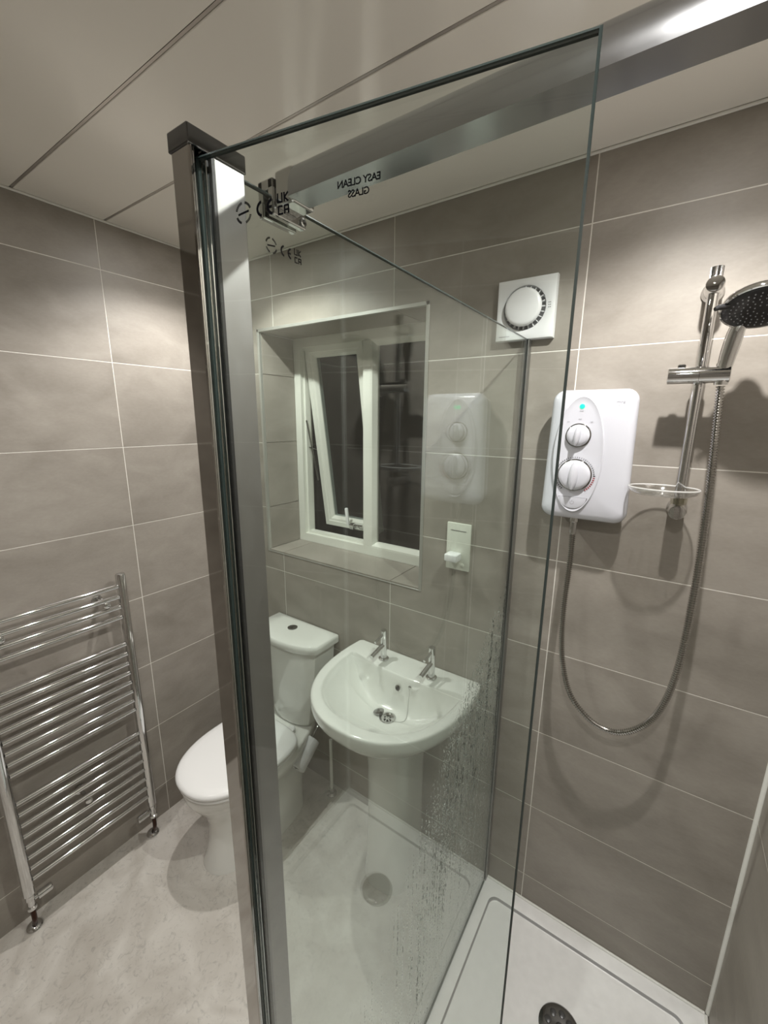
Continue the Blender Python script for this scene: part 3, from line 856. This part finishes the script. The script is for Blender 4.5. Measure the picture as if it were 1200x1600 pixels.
# waste, overflow, plug and cord
WB = BZT-.008-DEPTH
bm = bmesh.new(); lathe(bm, (BX, -.20, WB-.004), (0, 0, 1), [(0, .024), (.004, .030), (.0062, .030), (.0072, .026), (.0050, .020), (.0035, .018)], 32)
lk(mesh_obj('waste', bm, CHROME, None, 40), bas)
bm = bmesh.new()
for k in range(6):
    a = k*pi/3; lathe(bm, (BX+.011*cos(a), -.20+.011*sin(a), WB-.0004), (0, 0, 1), [(0, .0038), (.0006, .0038)], 10)
lk(mesh_obj('waste_holes', bm, BLACKP), bas)
bm = bmesh.new(); lathe(bm, (.982, -.1385, .806), (0, -1, .15), [(0, .012), (.004, .012), (.006, .010), (.004, .0085)], 24)
lk(mesh_obj('overflow_ring', bm, CHROME, None, 40), bas)
bm = bmesh.new(); lathe(bm, (.982, -.1432, .8067), (0, -1, .15), [(0, .0078), (.001, .0078)], 20)
lk(mesh_obj('overflow_hole', bm, BLACKP), bas)
plug = empty('basin_plug', (.938, -.205, WB+.002), 'round chrome plug leaning on the waste of the basin', 'plug')
bm = bmesh.new(); lathe(bm, (.940, -.2, WB+.004), (-.3, .05, 1), [(0, .016), (.003, .019), (.008, .020), (.010, .018), (.011, .008), (.014, .006), (.016, .003)], 28)
lk(mesh_obj('stopper', bm, CHROMED, None, 40), plug)
bm = bmesh.new()
def bowl_at(x, y):
    a = atan2(y+.20, x-BX); r = sqrt((x-BX)**2+(y+.20)**2); t = .085+.915*max(0, r-.022)/(inner_r(a)-.026)
    return bowl_z(a, min(1, t))
ch = catmull([(1.030, -.150, 0), (1.034, -.165, 0), (1.036, -.182, 0), (1.026, -.197, 0), (1.010, -.205, 0)], 8)
path = resample([Vector((1.031, -.140, .824))]+[Vector((p.x, p.y, bowl_at(p.x, p.y)+.002)) for p in ch]+[Vector((.985, -.205, WB+.006)), Vector((.948, -.203, WB+.020))], .0038)
for p_ in path: bmesh.ops.create_icosphere(bm, subdivisions=1, radius=.0017, matrix=Matrix.Translation(p_))
lathe(bm, (1.030, -.136, .826), (0, -1, .1), [(0, .006), (.006, .006), (.008, .003)], 16)
lk(mesh_obj('bead_chain', bm, CHROME, None, 60), plug)
# taps
def tap(x, y, label):
    t = empty('basin_tap', (x, y, BZT), label, 'tap', 'pillar taps on the basin')
    bm = bmesh.new(); lathe(bm, (x, y, BZT+.0002), (0, 0, 1), [(0, .020), (.005, .020), (.008, .016), (.009, .0122), (.085, .0122), (.0855, .0116), (.087, .0116), (.0875, .0125), (.121, .0125), (.123, .011)], 28)
    b_ = lk(mesh_obj('body', bm, CHROME, None, 35), t)
    bm = bmesh.new(); tube(bm, [(x, y-.008, BZT+.062), (x, y-.082, BZT+.048)], .0088, 18)
    lk(mesh_obj('spout', bm, CHROME, None, 35), t)
    bm = bmesh.new(); tube(bm, [(x, y-.010, BZT+.106), (x, y-.058, BZT+.097)], .0048, 14)
    lk(mesh_obj('lever', bm, CHROME, None, 35), t)
    return t
tap(.873, -.074, 'left chrome lever tap on the white basin, nearer the toilet')
tap(1.082, -.076, 'right chrome lever tap on the white basin, nearer the shower')

# ================================================================== WALL PLATE WITH PLUG (below the fan, right of the window)
wp = empty('wall_plate', (1.130, 0, 1.335), 'white upright socket plate on the tiles above the basin', 'wall socket')
bm = bmesh.new(); box(bm, 1.087, 1.174, -.009, -.0004, 1.253, 1.419, .003, 2); lk(mesh_obj('plate', bm, CREAM, None, 40), wp)
bm = bmesh.new(); box(bm, 1.102, 1.158, -.0098, -.0085, 1.392, 1.394)
lk(mesh_obj('plate_slot', bm, GREYPL), wp)
bm = bmesh.new(); lathe(bm, (1.150, -.0085, 1.274), (0, -1, 0), [(0, .006), (.003, .006), (.004, .004)], 16); lk(mesh_obj('screw_cap', bm, CREAM, None, 40), wp)
ad = empty('plug_adaptor', (1.122, -.01, 1.305), 'small white block plug sticking out of the white wall plate', 'plug')
bm = bmesh.new(); box(bm, 1.100, 1.146, -.052, -.0095, 1.292, 1.318, .004, 3); lk(mesh_obj('body', bm, WPLAST, None, 40), ad)

# ================================================================== EXTRACTOR FAN
fan = empty('extractor_fan', (1.300, 0, 2.064), 'square white extractor fan with round centre high on the back wall', 'fan')
FX0, FX1, FZ0, FZ1 = 1.2205, 1.3805, 1.983, 2.143; FCX, FCZ = 1.298, 2.066
bm = bmesh.new()
def sq(i, y, n=40):
    pts = []
    for k in range(n):
        a = 2*pi*k/n; c, s = cos(a), sin(a); m_ = max(abs(c), abs(s)); h = .08-i
        pts.append(Vector(((FX0+FX1)/2+h*c/m_, y, (FZ0+FZ1)/2+h*s/m_)))
    return pts
def circ(r, y, n=40): return [Vector((FCX+r*cos(2*pi*k/n), y, FCZ+r*sin(2*pi*k/n))) for k in range(n)]
loops(bm, [sq(.0, -.0004), sq(0, -.018), sq(.0015, -.0215), sq(.004, -.0225), circ(.062, -.0225), circ(.0585, -.0205), circ(.057, -.010), circ(.056, -.004)], cap0=True, cap1=True)
lk(mesh_obj('cover_plate', bm, WPLAST, None, 35), fan)
bm = bmesh.new(); lathe(bm, (FCX, -.0045, FCZ), (0, -1, 0), [(0, .0535), (.0012, .0535)], 32); lk(mesh_obj('throat', bm, simple('throat_grey', (.34, .34, .34), .5)), fan)
bm = bmesh.new()
for k in range(24):
    a = 2*pi*k/24; c, s = cos(a), sin(a)
    p0 = Vector((FCX+.038*c, -.012, FCZ+.038*s)); p1 = Vector((FCX+.0560*c, -.012, FCZ+.0560*s))
    n = Vector((-s, 0, c))*.0011; d = Vector((0, .006, 0))
    loops(bm, [[p-n-d, p+n-d, p+n+d, p-n+d] for p in (p0, p1)])
lk(mesh_obj('vanes', bm, WPLAST), fan)
bm = bmesh.new(); lathe(bm, (FCX, -.006, FCZ), (0, -1, 0), [(0, .030), (.018, .032), (.0195, .049), (.0285, .0495), (.032, .047), (.034, .041), (.035, .02), (.0355, .001)], 44)
lk(mesh_obj('round_cover', bm, WPLAST, None, 40), fan)
for k in range(3):
    for q in range(2):
        bm = bmesh.new(); lathe(bm, (1.3640+q*.004, -.0226, 2.066+(k-1)*.006), (0, -1, 0), [(0, .0012), (.0004, .0012)], 10)
        lk(mesh_obj('indicator_dot', bm, BLACKP), fan)
bm = bmesh.new(); box(bm, 1.232, 1.262, -.0229, -.0223, 1.9935, 1.9955); lk(mesh_obj('maker_print', bm, GREYT), fan)

# ================================================================== ELECTRIC SHOWER
su = empty('electric_shower', (1.509, 0, 1.668), 'white electric shower unit with two dials on the back wall', 'shower unit')
SCX, SCZ = 1.509, 1.669
def unit_ring(i, y, r=.028, n=9):
    out = []
    hx0, hz = .103-i, .1685-i; r = max(.006, r-i*.5)
    for cx, cz, a0 in ((hx0-r, hz-r, 0), (-(hx0-r), hz-r, pi/2), (-(hx0-r), -(hz-r), pi), (hx0-r, -(hz-r), 3*pi/2)):
        for k in range(n+1):
            a = a0+pi/2*k/n; x = cx+r*cos(a); z = cz+r*sin(a)
            x *= 1-.035*(z/.17); z += .004*(1-(x/.1)**2)*math.copysign(1, z)
            out.append(Vector((SCX+x, y, SCZ+z)))
    return out
bm = bmesh.new()
loops(bm, [unit_ring(.010, -.0004), unit_ring(.008, -.030), unit_ring(.002, -.045), unit_ring(0, -.056), unit_ring(.001, -.066), unit_ring(.005, -.074), unit_ring(.011, -.0785), unit_ring(.020, -.0815),
           unit_ring(.045, -.0845), unit_ring(.075, -.0860)], cap0=True, cap1=True)
lk(mesh_obj('casing', bm, UNITPL, None, 60), su)
def oval(cx, cz, rx, rzu, rzd, y, n=56):
    return [Vector((cx+rx*cos(2*pi*k/n), y, cz+(rzu if sin(2*pi*k/n) > 0 else rzd)*sin(2*pi*k/n))) for k in range(n)]
OX, OZ = 1.487, 1.670
bm = bmesh.new(); loops(bm, [oval(OX, OZ, .062, .154, .150, -.080), oval(OX, OZ, .061, .153, .149, -.0875), oval(OX, OZ, .0585, .1505, .1465, -.0892), oval(OX, OZ, .054, .146, .142, -.0878), oval(OX, OZ, .046, .136, .132, -.0872), oval(OX, OZ, .02, .05, .05, -.0870)])
lk(mesh_obj('control_panel', bm, UNITPL, None, 50), su)
FYU = -.0878
def knob(cx, cz, R_, ang):
    bm = bmesh.new(); lathe(bm, (cx, FYU+.002, cz), (0, -1, 0), [(0, R_+.0035), (.0040, R_+.0030), (.0050, R_+.0015)], 44); rg = lk(mesh_obj('dial_ring', bm, CHROMED, None, 40), su)
    bm = bmesh.new(); lathe(bm, (cx, FYU+.001, cz), (0, -1, 0), [(0, R_), (.007, R_), (.0105, R_-.002), (.013, R_*.8), (.015, R_*.5), (.0155, .001)], 44)
    k_ = lk(mesh_obj('dial', bm, UNITPL, None, 40), su)
    bm = bmesh.new(); rr = []
    for j in range(9):
        v = -1+2*j/8; wdt = R_*.30*sqrt(max(0, 1-v*v*.93)); 
        rr.append([Vector((wdt*cos(2*pi*q/16), -abs(sin(2*pi*q/16))*.016*(1-.3*v*v) if sin(2*pi*q/16) > 0 else 0, v*R_*.93)) for q in range(16)])
    loops(bm, rr); bmesh.ops.rotate(bm, verts=bm.verts[:], cent=(0, 0, 0), matrix=Matrix.Rotation(ang, 3, 'Y'))
    bmesh.ops.translate(bm, verts=bm.verts[:], vec=(cx, FYU-.0125, cz))
    gr = mesh_obj('dial_grip', bm, UNITPL, None, 60); gr.parent = k_
knob(1.484, 1.724, .0275, radians(6)); knob(1.485, 1.621, .0390, radians(2))
bm = bmesh.new(); bmr = bmesh.new()
for k in range(44):      # scale ticks round the lower dial
    a = radians(-52+k*284/43); c, s = cos(a), sin(a)
    ln = .0030 if 8 < k < 36 else .0048
    b_ = bmr if k < 8 else bm
    p0 = Vector((1.485+.0450*c, FYU-.0002, 1.621+.0450*s)); p1 = Vector((1.485+(.0450+ln)*c, FYU-.0002, 1.621+(.0450+ln)*s))
    n = Vector((-s, 0, c))*(.00042 if 8 < k < 36 else .0008); d = Vector((0, .0006, 0))
    loops(b_, [[p-n-d, p+n-d, p+n+d, p-n+d] for p in (p0, p1)])
lk(mesh_obj('scale_marks', bm, BLACKT), su); lk(mesh_obj('hot_scale_marks', bmr, REDT), su)
bm = bmesh.new(); lathe(bm, (1.486, FYU+.0006, 1.797), (0, -1, 0), [(0, .0062), (.001, .0060), (.0016, .004), (.0018, .001)], 20); lk(tag(mesh_obj('power_light', bm, LED, None, 40), 'glowing green power light'), su)
bm = bmesh.new()        # start button: half moon
pts = []
for k in range(21):
    a = pi+pi*k/20; pts.append((.034*cos(a), .030*sin(a)))
loops(bm, [[Vector((1.486+x*m_, y, 1.562+(z*m_))) for x, z in pts] for m_, y in ((1.06, -.0868), (1.06, -.0885))]); lk(mesh_obj('button_gap', bm, GREYPL), su)
bm = bmesh.new(); loops(bm, [[Vector((1.486+x*m_, y, 1.5612+(z*m_))) for x, z in pts] for m_, y in ((1., -.0868), (1., -.0894), (.93, -.0902))]); bt = lk(mesh_obj('start_button', bm, UNITPL, None, 40), su)
bm = bmesh.new(); bmesh.ops.create_circle(bm, radius=.0052, segments=20); bm.free()
bm = bmesh.new(); arc_strip(bm, 0, 0, .0042, .0052, radians(-230), radians(50), 18); seg2(bm, 0, .001, 0, .006, .001)
put_child(mesh_obj('button_symbol', bm, GREYT), su, (1.486, -.0903, 1.548), (1, 0, 0), (0, 0, 1))
for s, x, z, sz in (('mira', 1.571, 1.8075, .0105), ('sport', 1.562, 1.7985, .0065), ('power', 1.486, 1.786, .0038), ('med', 1.484, 1.766, .0040), ('low', 1.457, 1.759, .0040), ('high', 1.512, 1.759, .0040)):
    put_child(mesh_obj('printed_words', text_mesh(s, sz, shear=.2 if sz > .006 else 0), GREYT), su, (x, -.0838 if x > 1.55 else -.0882, z), (1, 0, 0), (0, 0, 1))
bm = bmesh.new(); lathe(bm, (1.4895, -.043, 1.503), (0, 0, -1), [(0, .012), (.016, .012), (.018, .0095), (.050, .0088), (.054, .0078)], 20); lk(mesh_obj('outlet', bm, CHROME, None, 40), su)

# ================================================================== RISER RAIL, HOSE, HANDSET, DISH
RRX, RRY = 1.7185, -.060
rl = empty('riser_rail', (RRX, RRY, 1.54), 'vertical chrome riser rail with wall brackets on the back wall', 'rail')
bm = bmesh.new(); tube(bm, [(RRX, RRY, 1.545), (RRX, RRY, 2.060)], .0110, 24); lk(mesh_obj('pole', bm, CHROME, None, 40), rl)
for z, nm in ((2.048, 'top_bracket'), (1.549, 'bottom_bracket')):
    bm = bmesh.new(); lathe(bm, (RRX, -.0005, z), (0, -1, 0), [(0, .022), (.004, .022), (.010, .0175), (.078, .0175), (.081, .0165), (.082, .012)], 32)
    lk(mesh_obj(nm, bm, CHROME, None, 35), rl)
bm = bmesh.new(); n = 18
prf = [[Vector((RRX+(.0118 if k % 2 else .0104)*cos(2*pi*k/36), RRY+(.0118 if k % 2 else .0104)*sin(2*pi*k/36), z)) for k in range(36)] for z in (2.062, 2.086)]
loops(bm, prf); lk(mesh_obj('knurled_cap', bm, CHROMED), rl)
# slider clamp
sl = empty('handset_holder', (RRX, RRY, 1.862), 'chrome cylindrical slider clamp gripping the riser rail', 'clamp')
CY = -.0895
bm = bmesh.new(); lathe(bm, (1.6580, CY, 1.862), (1, 0, 0), [(0, .0155), (.0015, .0180), (.058, .0180)], 32); lathe(bm, (1.7165, CY, 1.862), (1, 0, 0), [(0, .0180), (.0525, .0180), (.054, .0155)], 32)
lk(mesh_obj('clamp_barrel', bm, CHROME, None, 40), sl)
bm = bmesh.new(); lathe(bm, (RRX, RRY, 1.8455), (0, 0, 1), [(0, .0150), (.033, .0150)], 24); lk(mesh_obj('rail_sleeve', bm, CHROME, None, 40), sl)
bm = bmesh.new(); box(bm, 1.675, 1.690, CY-.004, CY+.010, 1.876, 1.886, .002, 1); lk(mesh_obj('release_button', bm, CHROMED), sl)
bm = bmesh.new(); lathe(bm, (1.757, -.0875, 1.840), (.02, -.05, 1), [(0, .0125), (.044, .0145), (.046, .012)], 24); lk(mesh_obj('handset_cup', bm, CHROME, None, 40), sl)
# hose
hpts = [(1.4895, -.043, 1.452), (1.492, -.050, 1.365), (1.491, -.060, 1.231), (1.497, -.070, 1.136), (1.510, -.080, 1.062), (1.535, -.090, .993), (1.571, -.095, .950), (1.621, -.100, .924), (1.676, -.100, .930),
        (1.728, -.100, .982), (1.758, -.100, 1.060), (1.773, -.100, 1.172), (1.777, -.100, 1.327), (1.776, -.100, 1.455), (1.772, -.100, 1.562), (1.765, -.097, 1.705), (1.7575, -.0885, 1.838)]
hp = resample(catmull(hpts, 30), (.0060/4))
bm = bmesh.new(); tube(bm, hp, [.0058+(.0025 if i % 4 in (1, 2) else 0) for i in range(len(hp))], 12)
tag(mesh_obj('shower_hose', bm, simple('hose_chrome', (.52, .51, .49), .12, 1), None, 25), 'corrugated chrome shower hose looping down from the unit to the handset', 'hose')
# handset
hs = empty('shower_handset', (1.757, -.100, 1.88), 'chrome shower handset with round black nozzle face at the right edge', 'shower head')
HC = Vector((1.793, -.172, 1.976)); HN = Vector((.02, -.42, -.90)).normalized()
hb = HC-HN*.010
bm = bmesh.new()
path = catmull([(1.7570, -.0885, 1.842), (1.7585, -.092, 1.880), (1.7625, -.102, 1.918), (1.7665, -.115, 1.948), (1.772, -.131, 1.966), tuple(hb-HN*.004+Vector((-.012, .022, 0)))], 7)
nr = len(path); rads = []
for i in range(nr):
    t = i/(nr-1); rads.append(.0095 if t < .12 else .0125+.0030*sin(pi*min(1, (t-.12)/.6)) if t < .75 else .0130+.010*(t-.75)/.25)
tube(bm, path, rads, 24)
lk(mesh_obj('grip', bm, CHROME, None, 40), hs)
bm = bmesh.new(); lathe(bm, HC, HN, [(-.022, .012), (-.020, .030), (-.014, .052), (-.007, .0620), (0, .0650), (.004, .0640), (.0048, .0610), (.003, .0595)], 48); lk(mesh_obj('head_shell', bm, CHROME, None, 50), hs)
bm = bmesh.new(); lathe(bm, HC+HN*.0028, HN, [(0, .0595), (.0022, .0595), (.0035, .0550), (.0040, .020), (.0040, .001)], 44); lk(tag(mesh_obj('nozzle_plate', bm, BLACKP, None, 40), 'black nozzle plate'), hs)
u, v = frame_of(HN); bm = bmesh.new()
for R_, n in ((.012, 8), (.021, 14), (.030, 20), (.039, 26), (.047, 30)):
    for k in range(n):
        a = 2*pi*k/n+R_*30; lathe(bm, HC+HN*.0062+(u*cos(a)+v*sin(a))*R_, HN, [(0, .0014), (.0018, .0009)], 6)
lk(mesh_obj('nozzles', bm, NOZ), hs)
side = (Vector((-.85, -.35, -.1))); side = (side-HN*side.dot(HN)).normalized()
bm = bmesh.new(); tube(bm, [HC+HN*.004+side*.055, HC+HN*.008+side*.070, HC+HN*.012+side*.076], [.0065, .0050, .0040], 12); lk(mesh_obj('spray_lever', bm, BLACKP, None, 40), hs)
# soap dish
sd = empty('soap_dish', (RRX, RRY, 1.59), 'clear plastic oval soap dish clipped low on the riser rail', 'soap dish')
bm = bmesh.new()
def el(s, z, dy=0, n=48): return [Vector((1.684+.072*s*cos(2*pi*k/n), -.092+dy+(.055*s)*sin(2*pi*k/n), z)) for k in range(n)]
loops(bm, [el(.55, 1.5885), el(.80, 1.5905), el(.93, 1.5965), el(1.0, 1.6045), el(1.0, 1.6065), el(.965, 1.6065), el(.91, 1.5995), el(.78, 1.5935), el(.55, 1.5915)], cap0=True, cap1=True)
lk(mesh_obj('dish', bm, CLEARP, None, 50), sd)
bm = bmesh.new(); R_ = [Vector((1.684+.0715*cos(2*pi*k/48), -.092+.0545*sin(2*pi*k/48), 1.6068)) for k in range(48)]
loops(bm, [[R_[k]+(Vector((cos(2*pi*k/48), sin(2*pi*k/48), 0))*cos(2*pi*q/8)+Vector((0, 0, 1))*sin(2*pi*q/8))*.0020 for q in range(8)] for k in list(range(48))+[0]], cap0=False, cap1=False)
lk(mesh_obj('dish_rim', bm, RIMP, None, 60), sd)
bm = bmesh.new()
for k in range(5):
    x = 1.684+(k-2)*.018; box(bm, x-.0012, x+.0012, -.125, -.085, 1.5925, 1.5955, .0006, 1)
lk(mesh_obj('dish_ribs', bm, CLEARP), sd)
bm = bmesh.new(); lathe(bm, (RRX, RRY, 1.567), (0, 0, 1), [(0, .0115), (0, .0170), (.022, .0185), (.022, .0115), (0, .0115)], 28, caps=False)
lk(mesh_obj('clip', bm, pane_material('clip_plastic', (.80, .79, .72), 2.5, .1), None, 40), sd)
